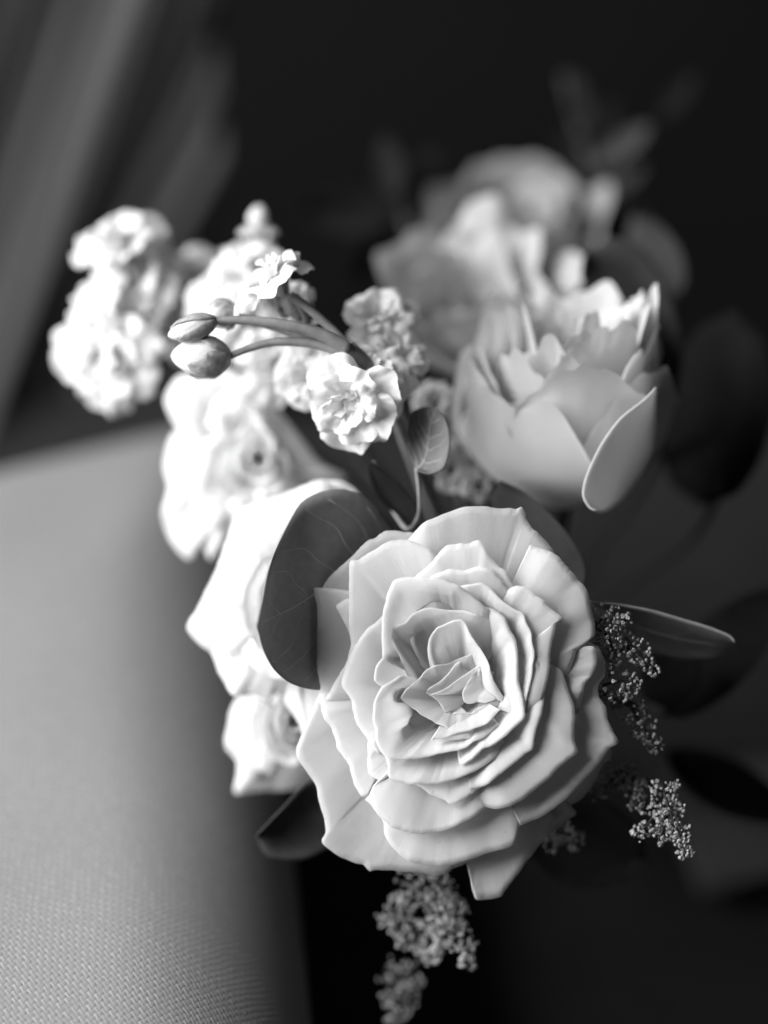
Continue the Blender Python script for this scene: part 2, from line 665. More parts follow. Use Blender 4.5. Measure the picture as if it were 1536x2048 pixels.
# guard petals at the back
tp([(1190, 1470), (1221, 1497), (1221, 1518), (1207, 1530), (1182, 1575), (1160, 1600), (1139, 1615), (1152, 1623), (1148, 1632), (1128, 1642),
    (1100, 1670), (1050, 1700), (1000, 1700)], -14, -16)
tp([(925, 1690), (933, 1727), (940, 1755), (951, 1797), (975, 1799), (1001, 1794), (1012, 1778), (1040, 1742), (1068, 1705), (1095, 1668), (1120, 1620)],
   -12, -13, amp=1.0)
tp([(648, 1260), (640, 1200), (646, 1176), (658, 1154), (694, 1121), (735, 1083), (750, 1077), (767, 1064), (788, 1061), (808, 1064), (826, 1066), (870, 1090)],
   -11, -15)
tp([(760, 1200), (690, 1180), (645, 1176), (627, 1177), (632, 1203), (635, 1219), (634, 1271), (633, 1320), (634, 1343), (641, 1372), (641, 1392), (660, 1440)],
   -9, -13)
# right side
tp([(1150, 1270), (1175, 1283), (1195, 1293), (1208, 1315), (1211, 1332), (1209, 1352), (1197, 1370), (1197, 1393), (1212, 1414), (1216, 1437), (1226, 1462),
    (1237, 1485), (1220, 1497), (1200, 1525), (1170, 1560), (1140, 1590), (1090, 1630), (1040, 1650)], -3.5, -12, amp=1.0)
tp([(1110, 1290), (1150, 1300), (1170, 1293), (1190, 1295), (1193, 1325), (1188, 1345), (1172, 1365), (1163, 1400), (1157, 1424), (1140, 1430)],
   -2.5, -9, amp=1.2)
tp([(1060, 1090), (1112, 1110), (1141, 1140), (1155, 1158), (1174, 1179), (1181, 1208), (1189, 1246), (1189, 1269), (1176, 1283), (1155, 1298), (1140, 1340), (1130, 1370)],
   -1.5, -8.0, amp=1.0)
# top
tp([(800, 1100), (817, 1079), (848, 1044), (892, 1027), (920, 1017), (945, 1013), (972, 1013), (993, 1017), (1020, 1015), (1032, 1017), (1043, 1013), (1051, 1026),
    (1052, 1036), (1064, 1056), (1072, 1062), (1093, 1083), (1110, 1108), (1118, 1135), (1120, 1158), (1118, 1177), (1122, 1198), (1124, 1221), (1100, 1270)],
   -7, -7.5, amp=0.9)
# bottom big petal
tp([(680, 1340), (640, 1385), (622, 1428), (592, 1503), (617, 1547), (632, 1570), (636, 1597), (647, 1632), (652, 1660), (650, 1670), (643, 1681), (651, 1693),
    (674, 1710), (710, 1726), (727, 1729), (739, 1743), (749, 1740), (776, 1740), (807, 1742), (849, 1747), (874, 1751), (895, 1747), (905, 1738), (932, 1726), (980, 1700), (1010, 1660)],
   -11, -12.5, n=120, amp=0.9)
tp([(730, 1600), (765, 1640), (770, 1670), (787, 1697), (807, 1716), (830, 1726), (880, 1733), (930, 1722), (980, 1706), (1025, 1692), (1036, 1668), (1042, 1640), (1060, 1600)],
   -6, -6.5, amp=0.9)
# left second layer
tp([(705, 1300), (700, 1262), (697, 1229), (698, 1187), (700, 1125), (717, 1119), (750, 1098), (777, 1083), (808, 1079), (824, 1081), (860, 1100), (900, 1130)],
   -3.5, -10)
tp([(640, 1385), (641, 1405), (644, 1425), (650, 1440), (663, 1455), (672, 1482), (675, 1497), (686, 1512), (699, 1535), (709, 1570), (723, 1593), (736, 1587), (750, 1555), (780, 1540)],
   -5.5, -8.5)
tp([(740, 1180), (690, 1200), (672, 1212), (682, 1232), (696, 1260), (702, 1285), (690, 1330), (665, 1372), (655, 1400), (700, 1430)], -6.5, -11)
# lower petals
tp([(800, 1540), (766, 1562), (749, 1570), (741, 1585), (741, 1601), (753, 1628), (764, 1639), (787, 1655), (835, 1668), (890, 1660), (945, 1635), (990, 1600), (1010, 1570)],
   -2.5, -6.0, style='o', f2=0.72, amp=0.9)
tp([(1070, 1310), (1108, 1332), (1124, 1343), (1132, 1366), (1141, 1393), (1147, 1410), (1150, 1432), (1149, 1455), (1150, 1482), (1155, 1505), (1139, 1518), (1118, 1535), (1101, 1555),
    (1078, 1574), (1062, 1587), (1045, 1599), (1020, 1612), (991, 1618), (960, 1610)], -0.3, -4.2, amp=0.7)
tp([(1000, 1190), (1028, 1174), (1047, 1173), (1062, 1179), (1072, 1192), (1087, 1200), (1093, 1210), (1124, 1235), (1114, 1244), (1108, 1269), (1103, 1292), (1098, 1340), (1085, 1400), (1060, 1440)],
   1.0, -2.8, amp=0.6)
tp([(800, 1180), (831, 1152), (860, 1129), (872, 1113), (892, 1092), (920, 1087), (935, 1087), (960, 1080), (974, 1104), (999, 1133), (1010, 1140), (1016, 1152), (1028, 1175), (1040, 1210), (1050, 1240)],
   -1.5, -6.0, amp=0.7)
tp([(830, 1180), (850, 1160), (875, 1146), (900, 1138), (930, 1140), (955, 1133), (985, 1140), (1008, 1165), (1025, 1190), (1040, 1225)], -0.8, -4.5)
tp([(790, 1215), (775, 1225), (750, 1245), (733, 1260), (708, 1294), (695, 1325), (682, 1366), (690, 1382), (701, 1397), (707, 1424), (715, 1449), (736, 1480), (755, 1505), (780, 1520)],
   -3.5, -8)
tp([(740, 1470), (736, 1491), (735, 1528), (738, 1547), (747, 1555), (761, 1560), (774, 1549), (790, 1530)], -4.5, -3)
tp([(1060, 1280), (1075, 1310), (1085, 1360), (1088, 1405), (1083, 1430), (1070, 1468), (1064, 1498), (1050, 1507), (1028, 1526), (1010, 1541), (975, 1568), (940, 1580)],
   1.2, -2.0, f2=0.76, f1=0.36, w1=-13)
tp([(810, 1560), (845, 1577), (860, 1589), (885, 1599), (905, 1609), (932, 1596), (970, 1568), (1001, 1541), (1030, 1505)], -0.8, -4.5, f2=0.76, f1=0.36, w1=-13)
tp([(765, 1480), (772, 1516), (776, 1533), (776, 1549), (784, 1560), (820, 1568), (838, 1567), (872, 1569), (900, 1562), (920, 1555), (939, 1547), (957, 1539), (982, 1521), (1015, 1490)],
   0.2, -4.0, f2=0.76, f1=0.36, w1=-13)
# inner ring
tp([(765, 1320), (763, 1270), (765, 1230), (777, 1181), (785, 1165), (796, 1157), (819, 1154), (840, 1153), (871, 1155), (902, 1165), (920, 1173), (955, 1200), (978, 1219), (1000, 1240)],
   1.2, -7, f2=0.78, f1=0.38, w1=-13)
tp([(800, 1350), (775, 1368), (761, 1377), (749, 1403), (746, 1437), (752, 1462), (752, 1480), (760, 1500), (772, 1513), (799, 1521), (820, 1517), (836, 1517), (861, 1512), (900, 1503),
    (920, 1499), (932, 1495), (947, 1484), (966, 1476), (1000, 1450)], 1.0, -4.0, style='c')
tp([(890, 1190), (920, 1172), (945, 1168), (966, 1167), (985, 1181), (1003, 1200), (1028, 1219), (1045, 1227), (1051, 1242), (1062, 1265), (1064, 1285), (1068, 1308), (1066, 1330), (1064, 1351),
    (1061, 1364), (1055, 1389), (1051, 1414), (1040, 1440)], 1.6, -0.5, style='r', f2=0.8)
tp([(960, 1215), (985, 1218), (1010, 1236), (1020, 1262), (1030, 1278), (1034, 1295), (1037, 1320), (1036, 1345), (1038, 1368), (1045, 1389), (1049, 1418), (1049, 1435), (1024, 1460), (1008, 1476),
    (982, 1493), (966, 1498), (945, 1518), (922, 1530), (915, 1505)], 1.4, 3.4, style='r', f2=0.9)
tp([(1000, 1420), (975, 1445), (950, 1458), (920, 1466), (890, 1476), (862, 1480), (880, 1484), (930, 1478), (955, 1482), (975, 1470)], 0.6, 1.2, style='c')
# heart
tp([(813, 1370, -7), (809, 1346, -5), (802, 1317, -2), (788, 1290), (783, 1259), (809, 1244), (825, 1227), (844, 1218), (861, 1215), (882, 1218), (898, 1220), (927, 1221), (959, 1231), (1000, 1243, -1), (1010, 1270, -4)],
   0.0, -0.5, style='h', jit=0.6)
tp([(820, 1275, -5), (786, 1285, -2), (769, 1310), (752, 1333), (748, 1360), (761, 1371), (771, 1379), (774, 1402, -2.5), (796, 1406, -5), (812, 1402, -8)], -0.8, -1.5, style='h', jit=0.6)
tp([(832, 1345, -8), (829, 1312, -5), (820, 1283, -2), (821, 1254), (832, 1238), (855, 1228), (885, 1226), (910, 1236)], -1.0, -2, style='h', jit=0.5)
tp([(862, 1345, -6), (856, 1304, -2), (859, 1277, -0.5), (873, 1256), (886, 1250), (907, 1241), (921, 1239), (930, 1246), (940, 1267), (950, 1283), (965, 1304), (978, 1329), (982, 1346, -0.5), (992, 1371, -1.5), (1013, 1403, -3)],
   0.2, -0.5, style='h', jit=0.5, tuck=1.0)
tp([(938, 1262), (959, 1267), (971, 1280), (990, 1292), (998, 1310), (1017, 1328), (1020, 1360)], -5, -6, style='h', jit=0.5, base=(950, 1380))
tp([(930, 1232), (960, 1240), (990, 1246), (1008, 1260), (1018, 1290), (1022, 1320)], -2.5, -4, style='h', jit=0.5)
tp([(842, 1352), (820, 1372), (811, 1379), (802, 1394), (806, 1402), (834, 1423), (842, 1430), (865, 1442), (873, 1448), (890, 1453), (900, 1459), (917, 1461), (932, 1453), (950, 1440)],
   -1.5, -2.0, style='f', jit=0.6, base=(905, 1402))
tp([(778, 1374), (798, 1377), (823, 1373), (838, 1365), (842, 1352), (852, 1340), (873, 1330), (896, 1327), (913, 1319), (946, 1308), (960, 1320)], -3.0, -3.5, style='f', jit=0.3,
   base=(905, 1380))
tp([(940, 1318), (913, 1326), (898, 1345), (880, 1362), (858, 1376), (852, 1386), (865, 1394), (877, 1404), (888, 1421), (900, 1433)], -3.2, -3.4, style='f', jit=0.3, base=(940, 1390))
tp([(862, 1389), (890, 1377), (917, 1358), (948, 1337), (962, 1331), (958, 1350)], -3.0, -3.0, style='f', jit=0.3, base=(922, 1392), tuck=0.3)
tp([(958, 1336), (938, 1360), (925, 1384), (927, 1402), (938, 1408), (955, 1404), (973, 1405), (1000, 1396)], -3.6, -3.4, style='f', jit=0.3, base=(1000, 1350), tuck=0.5)
tp([(896, 1440), (903, 1431), (911, 1424), (930, 1425), (944, 1425), (952, 1417), (973, 1408), (1005, 1395)], -4.2, -4.0, style='f', jit=0.3, base=(980, 1460), tuck=0.5)
stem(rose, at(ROSE_C[0], ROSE_C[1], 0.034), 0.003)

# ------------------------------------------------------------------ other traced roses


def traced_flower(name, label, cat, group, base, dz, petals, mat, depth=30, n=44, m=16, amp=0.8, with_stem=True):
    """petals: (rim, w, m, style); w relative to dz (mm, toward camera)"""
    root = thing(name, at(base[0], base[1], dz + depth / 1000), label, cat, group)

    def mp(x, y, w):
        return at(x, y, dz - w / 1000)
    for i, p in enumerate(petals):
        rim, w, mm, style = p[:4]
        kw = p[4] if len(p) > 4 else {}
        b = tuple(kw.pop('base', base)) + (-depth,)
        pts = [(q[0], q[1], q[2] if len(q) > 2 else w) for q in rim]
        if style == 'o':
            d = dict(f1=0.15, w1=b[2] + 0.75 * (mm - b[2]), f2=0.6, w2=mm)
        elif style == 'fan':
            b = b[:2] + ((mm - 6 if w > 5 else (w - 8 if w > -10 else w - 2)),)
            d = dict(f1=0.33, w1=mm + 1, f2=0.66, w2=mm + 2)
        else:
            d = dict(f1=0.35, w1=b[2] + 0.5 * (mm - b[2]), f2=0.85, w2=mm)
        d.update(amp=amp, jit=1.5)
        d.update(kw)
        petal(root, mat, pts, b, mp=mp, n=n, m=m, seed=i * 3 + len(name) + int(base[0]) % 17, **d)
    if with_stem:
        stem(root, at(base[0], base[1], dz + depth / 1000 - 0.001), 0.0026)
    return root


# bright rose behind the left leaf
traced_flower("rose", "overexposed white rose behind the dark round leaf, left of the front rose", "rose", GROUP,
              (590, 1200), 0.022, [
    ([(560, 1390), (600, 1450), (612, 1500), (640, 1520), (680, 1500), (700, 1450)], -12, -8, 'o'),
    ([(470, 1330), (455, 1370), (469, 1392), (500, 1386), (533, 1402), (548, 1390), (600, 1370), (640, 1330)], -12, -7, 'o'),
    ([(450, 1110), (436, 1132), (415, 1175), (395, 1215), (373, 1256), (398, 1288), (424, 1308), (438, 1345), (468, 1390), (520, 1385)], -14, -8, 'o'),
    ([(440, 1160), (437, 1130), (455, 1075), (475, 1025), (510, 1005), (560, 990), (610, 970), (650, 960), (700, 1000)], -10, -5, 'o'),
    ([(600, 990), (650, 960), (700, 970), (740, 1020), (750, 1080), (740, 1150)], -14, -8, 'o'),
    ([(470, 1330), (445, 1280), (440, 1220), (455, 1160), (480, 1110), (520, 1070)], -5, -2, 'o'),
    ([(480, 1120), (510, 1060), (560, 1030), (620, 1030), (670, 1060)], -4, -1, 'o'),
    ([(480, 1290), (500, 1330), (540, 1355), (600, 1360), (650, 1330)], -4, -1, 'o'),
    ([(520, 1300), (490, 1250), (490, 1180), (520, 1120), (570, 1090)], -1, 0, 'c'),
    ([(540, 1130), (590, 1090), (640, 1100), (680, 1150)], 0, 1, 'c'),
    ([(530, 1260), (560, 1310), (610, 1320), (660, 1290)], 0, 1, 'c'),
    ([(550, 1230), (545, 1190), (570, 1150), (610, 1140)], 1, 1, 'c'),
], M_PETAL_FAR)

# small grey rose below it
traced_flower("rose", "small half-hidden pale rose low at the cushion edge", "rose", GROUP,
              (580, 1440), 0.045, [
    ([(500, 1380), (470, 1400), (456, 1450), (452, 1495), (478, 1525), (500, 1560), (540, 1560)], -8, -3, 'o'),
    ([(470, 1500), (476, 1540), (470, 1586), (520, 1582), (570, 1580), (620, 1570), (660, 1530)], -12, -5, 'o'),
    ([(500, 1400), (485, 1440), (490, 1500), (520, 1540), (560, 1560)], -2, 1, 'o'),
    ([(530, 1400), (518, 1450), (530, 1500), (570, 1530), (620, 1530)], 1, 3, 'c'),
    ([(560, 1400), (545, 1440), (560, 1490), (600, 1510)], 3, 4, 'c'),
    ([(540, 1400), (580, 1370), (640, 1380), (660, 1430)], 0, 2, 'o'),
    ([(562, 1412), (553, 1445), (572, 1475), (605, 1480)], 5, 5, 'c'),
    ([(560, 1425), (575, 1400), (605, 1400), (622, 1430)], 5, 5, 'c'),
    ([(572, 1460), (566, 1435), (582, 1415), (602, 1422)], 7, 6, 'c', dict(base=(592, 1448))),
    ([(600, 1418), (612, 1440), (600, 1462), (578, 1462)], 7, 6, 'c', dict(base=(585, 1436))),
], M_PETAL_FAR, depth=26)

# big ruffled bloom under the stock flowers
traced_flower("rose", "big ruffled white bloom out of focus under the stock buds", "rose", GROUP,
              (515, 915), 0.058, [
    ([(400, 830), (345, 868), (328, 925), (336, 978), (324, 1030), (343, 1083), (378, 1120), (402, 1092), (425, 1120), (440, 1060)], -8, -2, 'o', dict(amp=2.0)),
    ([(425, 1080), (470, 1120), (530, 1110), (600, 1070), (650, 1020), (690, 960)], -10, -3, 'o', dict(amp=2.0)),
    ([(390, 880), (350, 850), (330, 800), (352, 756), (400, 742), (440, 735), (480, 748), (510, 780)], -6, -1, 'o', dict(amp=1.5)),
    ([(450, 760), (490, 745), (530, 790), (590, 860), (640, 925), (690, 955), (650, 1000)], -12, -5, 'o', dict(amp=1.5)),
    ([(440, 860), (400, 890), (380, 950), (385, 1010), (420, 1060), (460, 1050)], -2, 1, 'o', dict(amp=1.5)),
    ([(410, 850), (430, 800), (470, 780), (510, 800), (545, 850)], -2, 1, 'o', dict(amp=1.5)),
    ([(440, 1040), (490, 1060), (550, 1040), (590, 980), (600, 930)], -2, 2, 'o', dict(amp=1.5)),
    ([(450, 900), (435, 950), (460, 1000), (510, 1010)], 1, 3, 'c'),
    ([(470, 870), (500, 845), (540, 865), (560, 910)], 0, 2, 'c'),
    ([(570, 900), (580, 950), (550, 990), (510, 1000)], 1, 3, 'c'),
    ([(500, 960), (470, 945), (468, 905), (485, 880)], 4, 3, 'c'),
    ([(490, 880), (515, 868), (545, 885), (552, 915)], 4, 3, 'c'),
    ([(552, 910), (550, 945), (525, 965), (500, 960)], 4, 3, 'c'),
    ([(500, 935), (492, 912), (508, 890), (530, 895)], 6, 4, 'c', dict(base=(518, 920))),
    ([(530, 895), (540, 920), (525, 942), (503, 938)], 6, 4, 'c', dict(base=(512, 912))),
], M_PETAL_FAR, amp=1.4)

def axis_matrix(axis, spin=0.0):
    z = axis.normalized()
    x = Vector((0.2, 0.1, 1)).cross(z)
    if x.length < 1e-3:
        x = Vector((1, 0, 0))
    x.normalize()
    y = z.cross(x)
    m = Matrix((x, y, z)).transposed()
    return m @ Matrix.Rotation(spin, 3, 'Z')


def gen_petals(parent, mat, c, axis, R, npet, seed, drop=0.55, ruf=0.0, curl=0.2, tip=0.05, first=0.12, m=12, n=26, amp=0.06, deep=0.9, name="petal",
               keep=None, thick=0.0):
    """whorl of petals around an axis, R in mm"""
    rnd = random.Random(seed)
    M = axis_matrix(axis, rnd.uniform(0, 6))

    def mp(x, y, w):
        return c + M @ Vector((x / 1000, y / 1000, w / 1000))
    for k in range(npet):
        q = k / max(npet - 1, 1)
        th = k * 2.39996 + rnd.uniform(-.2, .2)
        rr = R * (first + (1 - first) * q ** 0.85) * rnd.uniform(0.9, 1.08)
        phi = 0.70 + 0.45 * (1 - q) + rnd.uniform(-.08, .08)
        wr = -drop * R * q * q + rnd.uniform(-.04, .04) * R
        rim = []
        for jj in range(9):
            j = jj / 4 - 1
            a = th + phi * j
            r2 = rr * (1 - 0.30 * j ** 4 + rnd.uniform(-.03, .03)) + tip * R * max(0, 1 - abs(j) * 4)
            rim.append((r2 * math.cos(a), r2 * math.sin(a), wr - 0.06 * R * abs(j)))
        b = (0.0, 0.0, -deep * R)
        mm = wr + curl * R * q
        petal(parent, mat, rim, b, b[2] + 0.75 * (mm - b[2]), mm, f1=0.15 + 0.2 * (1 - q), f2=0.6 + 0.25 * (1 - q), mp=mp, n=n, m=m, amp=amp * R,
              jit=0.02 * R, tuck=0.05 * R, seed=seed + k * 1.37, ruffle=ruf * R * (0.4 + q), nruf=rnd.choice([1.5, 2, 2.6, 3.3]), name=name, thick=thick)


def gen_rose(label, px, py, dz, axis, R, npet, seed, mat, **kw):
    c = at(px, py, dz)
    ax = cvec(*axis)
    root = thing("rose", c - ax.normalized() * R * 0.0009, label, "rose", GROUP)
    gen_petals(root, mat, c, ax, R, npet, seed, n=32, **kw)
    stem(root, c - ax.normalized() * R * 0.00088, 0.0026)
    return root



def shell(parent, mat, c, M, R, H, th, phi, flare=0.1, wave=0.05, seed=0, dome=0.35, tipy=0.0, n=34, m=18, rise=0.0, tilt=0.0, name="petal"):
    """bowl-shaped petal: part of a cup around the axis, R and H in mm"""
    verts, uvs, faces = [], [], []
    for i in range(n):
        sx = i / (n - 1) * 2 - 1
        w1 = noise.noise(Vector((sx * 1.6 + seed * 3.7, seed * 1.1, 0.2)))
        w2 = noise.noise(Vector((sx * 4.5 + seed * 5.1, seed * 2.3, 0.7)))
        ztop = H * (1 - dome * abs(sx) ** 2.6 + wave * (w1 * 1.4 + w2 * 0.5) + tipy * max(0, 1 - abs(sx) * 2.6))
        for k in range(m):
            t = k / (m - 1)
            z = t * ztop
            q = z / H
            r = R * math.sin(math.pi / 2 * min(1.0, q / 0.62 + 0.05)) ** 0.75
            r *= 1 - 0.10 * sstep(0.6, 1.0, q)
            r += flare * R * t ** 5 * (1 + 0.8 * w1)
            r += R * 0.03 * sx + 0.3 * wave * R * w2 * t ** 3
            r += tilt * R * t
            wid = phi * (0.62 + 0.38 * sstep(0, 0.6, t)) * (1 - 0.10 * t ** 6)
            a = th + wid * sx
            verts.append(c + M @ Vector((r * math.cos(a) / 1000, r * math.sin(a) / 1000, (z + rise) / 1000)))
            uvs.append((i / (n - 1), t))
    for i in range(n - 1):
        for k in range(m - 1):
            a = i * m + k
            faces.append((a, a + m, a + m + 1, a + 1))
    return make_obj(name, verts, faces, mat, parent, uvs)


def cup_rose(label, px, py, dz, axis, layers, seed, mat, spin=0.0):
    """layers: (count, R, H, phi, flare, wave, dome)"""
    c = at(px, py, dz)
    ax = cvec(*axis).normalized()
    root = thing("rose", c, label, "rose", GROUP)
    z = ax
    x = (RIGHT - z * RIGHT.dot(z)).normalized()
    y = z.cross(x)
    M = Matrix((x, y, z)).transposed()
    rnd = random.Random(seed)
    k = 0
    for li, (cnt, R, H, phi, fl, wv, dm) in enumerate(layers):
        for j in range(cnt):
            th = spin + li * 0.9 + 2 * math.pi * j / cnt + rnd.uniform(-.15, .15)
            shell(root, mat, c, M, R * rnd.uniform(0.95, 1.04), H * rnd.uniform(0.92, 1.05), th, phi * rnd.uniform(0.9, 1.1), fl, wv, seed + k * 1.9, dm, rnd.uniform(0, 0.08))
            k += 1
    stem(root, c + ax * 0.001, 0.0026)
    return root, c, M


r4, c4, M4 = cup_rose("half-open cup-shaped pale rose seen from the side, right of centre", 1125, 1000, 0.060, (-0.02, 0.87, 0.47), [
    (3, 4, 42, 1.3, 0.3, 0.14, 0.15), (4, 8, 45, 1.1, 0.3, 0.15, 0.18), (5, 12, 46, 0.95, 0.26, 0.15, 0.2), (5, 16, 47, 0.85, 0.22, 0.15, 0.22), (5, 20, 45, 0.85, 0.18, 0.14, 0.26)], 7, M_PETAL_CUP, 2.4)
# broad outer petals: camera side, left side and the tall pointed right one
shell(r4, M_PETAL_CUP, c4, M4, 22.8, 40, -2.90, 0.80, 0.10, 0.10, 95, 0.22, 0.0)
shell(r4, M_PETAL_CUP, c4, M4, 24.8, 36, -2.15, 0.85, 0.06, 0.12, 91, 0.34, 0.0)
shell(r4, M_PETAL_CUP, c4, M4, 22.6, 44, -1.45, 0.75, 0.12, 0.12, 96, 0.26, 0.03)
shell(r4, M_PETAL_CUP, c4, M4, 24.2, 40, -0.80, 0.75, 0.07, 0.10, 92, 0.34, 0.02)
shell(r4, M_PETAL_CUP, c4, M4, 22.2, 52, 0.10, 0.80, 0.06, 0.08, 93, 0.42, 0.08)
shell(r4, M_PETAL_CUP, c4, M4, 23.8, 38, 2.6, 0.8, 0.12, 0.06, 94, 0.45, 0.0)

cup_rose("ruffled rose with shade-darkened petals, out of focus behind the cup-shaped rose", 960, 715, 0.110, (-0.12, 0.72, 0.68), [
    (3, 5, 22, 1.3, 0.15, 0.10, 0.2), (4, 10, 26, 1.1, 0.35, 0.14, 0.25), (4, 15, 28, 1.0, 0.4, 0.14, 0.3), (5, 20, 27, 0.9, 0.45, 0.14, 0.35)], 12, M_PETAL_SHADED)
cup_rose("blurred rose with shade-darkened petals at the top of the bouquet, farthest back", 1025, 585, 0.175, (0.0, 0.8, 0.6), [
    (3, 5, 22, 1.3, 0.15, 0.08, 0.2), (4, 11, 28, 1.1, 0.2, 0.10, 0.25), (5, 17, 31, 0.95, 0.22, 0.10, 0.3), (5, 22, 29, 0.9, 0.25, 0.10, 0.35)], 24, M_PETAL_SHADED_FAR)

# ------------------------------------------------------------------ stock flowers
SG = "stock flower stalks"


def floret(parent, px, py, dz, axis, R, npet, seed, stem_to=None, mat=None):
    c = at(px, py, dz)
    ax = cvec(*axis).normalized()
    # calyx carries the petals
    back = c - ax * R * 0.0010
    cal = tube("floret", [back - ax * 0.0040, back - ax * 0.002, back, back + ax * 0.003], [0.0007, 0.0016, 0.0020, 0.0015], M_SEPAL, parent)
    gen_petals(cal, mat or M_STOCK, c, ax, R, npet, seed, drop=0.35, ruf=0.045, curl=0.22, tip=0.0, first=0.30, m=12, n=36, amp=0.13, deep=0.8)
    if stem_to is not None:
        p0 = back - ax * 0.0038
        mid = p0.lerp(stem_to, 0.5) - ax * 0.002
        tube("pedicel", resample([p0, p0.lerp(mid, .6) - ax * 0.001, mid, stem_to], 12), 0.0009, M_STEM, parent)
    return cal


def bud(parent, p_base, p_tip, rad, seed, nsep=4, cover=0.62):
    ax = (p_tip - p_base)
    L = ax.length
    ax.normalize()
    rnd = random.Random(seed)
    prof = [(0.0, 0.25), (0.12, 0.62), (0.3, 0.95), (0.5, 1.0), (0.7, 0.88), (0.86, 0.6), (0.96, 0.3), (1.0, 0.05)]
    M = axis_matrix(ax)
    prof = resample([(a, r, 0) for a, r in prof], 18)
    prof = [(p.x, max(p.y, 0.03)) for p in prof]
    S = 30
    bv, bf = [], []
    for ai, (a, r) in enumerate(prof):
        for k in range(S):
            an = 2 * math.pi * k / S
            lob = 1 + 0.07 * math.cos(an * 5 + a * 2.5) * math.sin(math.pi * a) + 0.05 * noise.noise(Vector((math.cos(an) * 2, math.sin(an) * 2, a * 4 + seed)))
            bv.append(p_base + ax * (L * a) + M @ Vector((math.cos(an), math.sin(an), 0)) * (rad * r * lob))
    for i in range(len(prof) - 1):
        for k in range(S):
            k2 = (k + 1) % S
            bf.append((i * S + k, i * S + k2, (i + 1) * S + k2, (i + 1) * S + k))
    bf.append(tuple(range(S))[::-1])
    bf.append(tuple((len(prof) - 1) * S + k for k in range(S)))
    b = make_obj("bud", bv, bf, M_STOCK, parent)
    for k in range(nsep):
        th = k * math.pi / 2 + 3.4 * (nsep < 4) + rnd.uniform(-.2, .2)
        verts, faces = [], []
        nn, mm = 9, 6
        for i in range(nn):
            t = i / (nn - 1) * (cover + rnd.uniform(-.04, .08))
            # radius on profile
            for (a0, r0), (a1, r1) in zip(prof, prof[1:]):
                if a0 <= t <= a1:
                    r = r0 + (r1 - r0) * (t - a0) / (a1 - a0)
                    break
            wdt = 0.85 * (1 - (i / (nn - 1)) ** 2.2) + 0.03
            for j in range(mm):
                an = th + wdt * (j / (mm - 1) * 2 - 1)
                verts.append(p_base + ax * (L * t) + M @ Vector((math.cos(an), math.sin(an), 0)) * (rad * r * (1.08 + 0.10 * noise.noise(Vector((j * 0.9, t * 6, k + seed)))) + 0.00025))
        for i in range(nn - 1):
            for j in range(mm - 1):
                a = i * mm + j
                faces.append((a, a + 1, a + mm + 1, a + mm))
        s = make_obj("sepal", verts, faces, M_SEPAL, b)
        solid(s, 0.0002)
    return b


# stalk in focus: buds, side florets
st = thing("stock_flower", at(705, 720, 0.03), "white stock stalk with two green buds and sharp florets above the front rose", "flower", SG)
node = at(690, 690, 0.012)
tube("stem", curve_pts([(690, 688, 12), (760, 760, 20), (820, 900, 40), (900, 1100, 90), (960, 1250, 150)]), 0.0017, M_STEM, st)
tube("pedicel", curve_pts([(700, 698, 12), (640, 668, 11), (560, 648, 10), (480, 640, 10), (420, 642, 10)]), [0.0016 - 0.0008 * i / 23 for i in range(24)], M_STEM, st)
tube("pedicel", curve_pts([(700, 706, 13), (620, 686, 13), (550, 684, 13), (500, 696, 13), (455, 715, 13)]), [0.0013 - 0.0006 * i / 23 for i in range(24)], M_STEM, st)
tube("pedicel", curve_pts([(695, 690, 14), (660, 655, 15), (615, 615, 15), (580, 590, 15)]), 0.0010, M_STEM, st)
tube("pedicel", curve_pts([(690, 695, 17), (620, 680, 18), (560, 655, 18), (500, 640, 18), (450, 635, 18)]), 0.0012, M_STEM, st)
bud(st, at(432, 640, 0.010), at(336, 672, 0.010), 0.0025, 3, 4, 0.86)
bud(st, at(462, 716, 0.013), at(342, 712, 0.013), 0.0043, 5, 4, 0.66)
bud(st, at(470, 615, 0.017), at(415, 645, 0.020), 0.0032, 6)
floret(st, 522, 540, 0.015, (-0.60, 0.70, 0.30), 11.0, 11, 31, at(590, 592, 0.015))
floret(st, 565, 515, 0.018, (0.05, 0.9, 0.3), 8.0, 9, 32, at(592, 594, 0.016))
floret(st, 690, 815, 0.010, (-0.30, -0.30, 0.85), 12.5, 13, 33, node)
floret(st, 650, 745, 0.014, (-0.6, 0.1, 0.75), 8.0, 11, 34, node)
floret(st, 755, 810, 0.014, (0.35, -0.25, 0.85), 10.0, 12, 36, node)
floret(st, 735, 740, 0.014, (0.1, 0.3, 0.9), 10.0, 14, 35, node)
floret(st, 815, 715, 0.024, (0.5, 0.2, 0.8), 8.0, 10, 37, node)
floret(st, 755, 615, 0.030, (0.05, 0.65, 0.7), 10.0, 14, 39, node)
floret(st, 600, 755, 0.030, (-0.5, -0.1, 0.8), 9.0, 12, 41, node)
floret(st, 600, 575, 0.030, (0.2, 0.6, 0.5), 5.0, 8, 43, at(640, 640, 0.016))

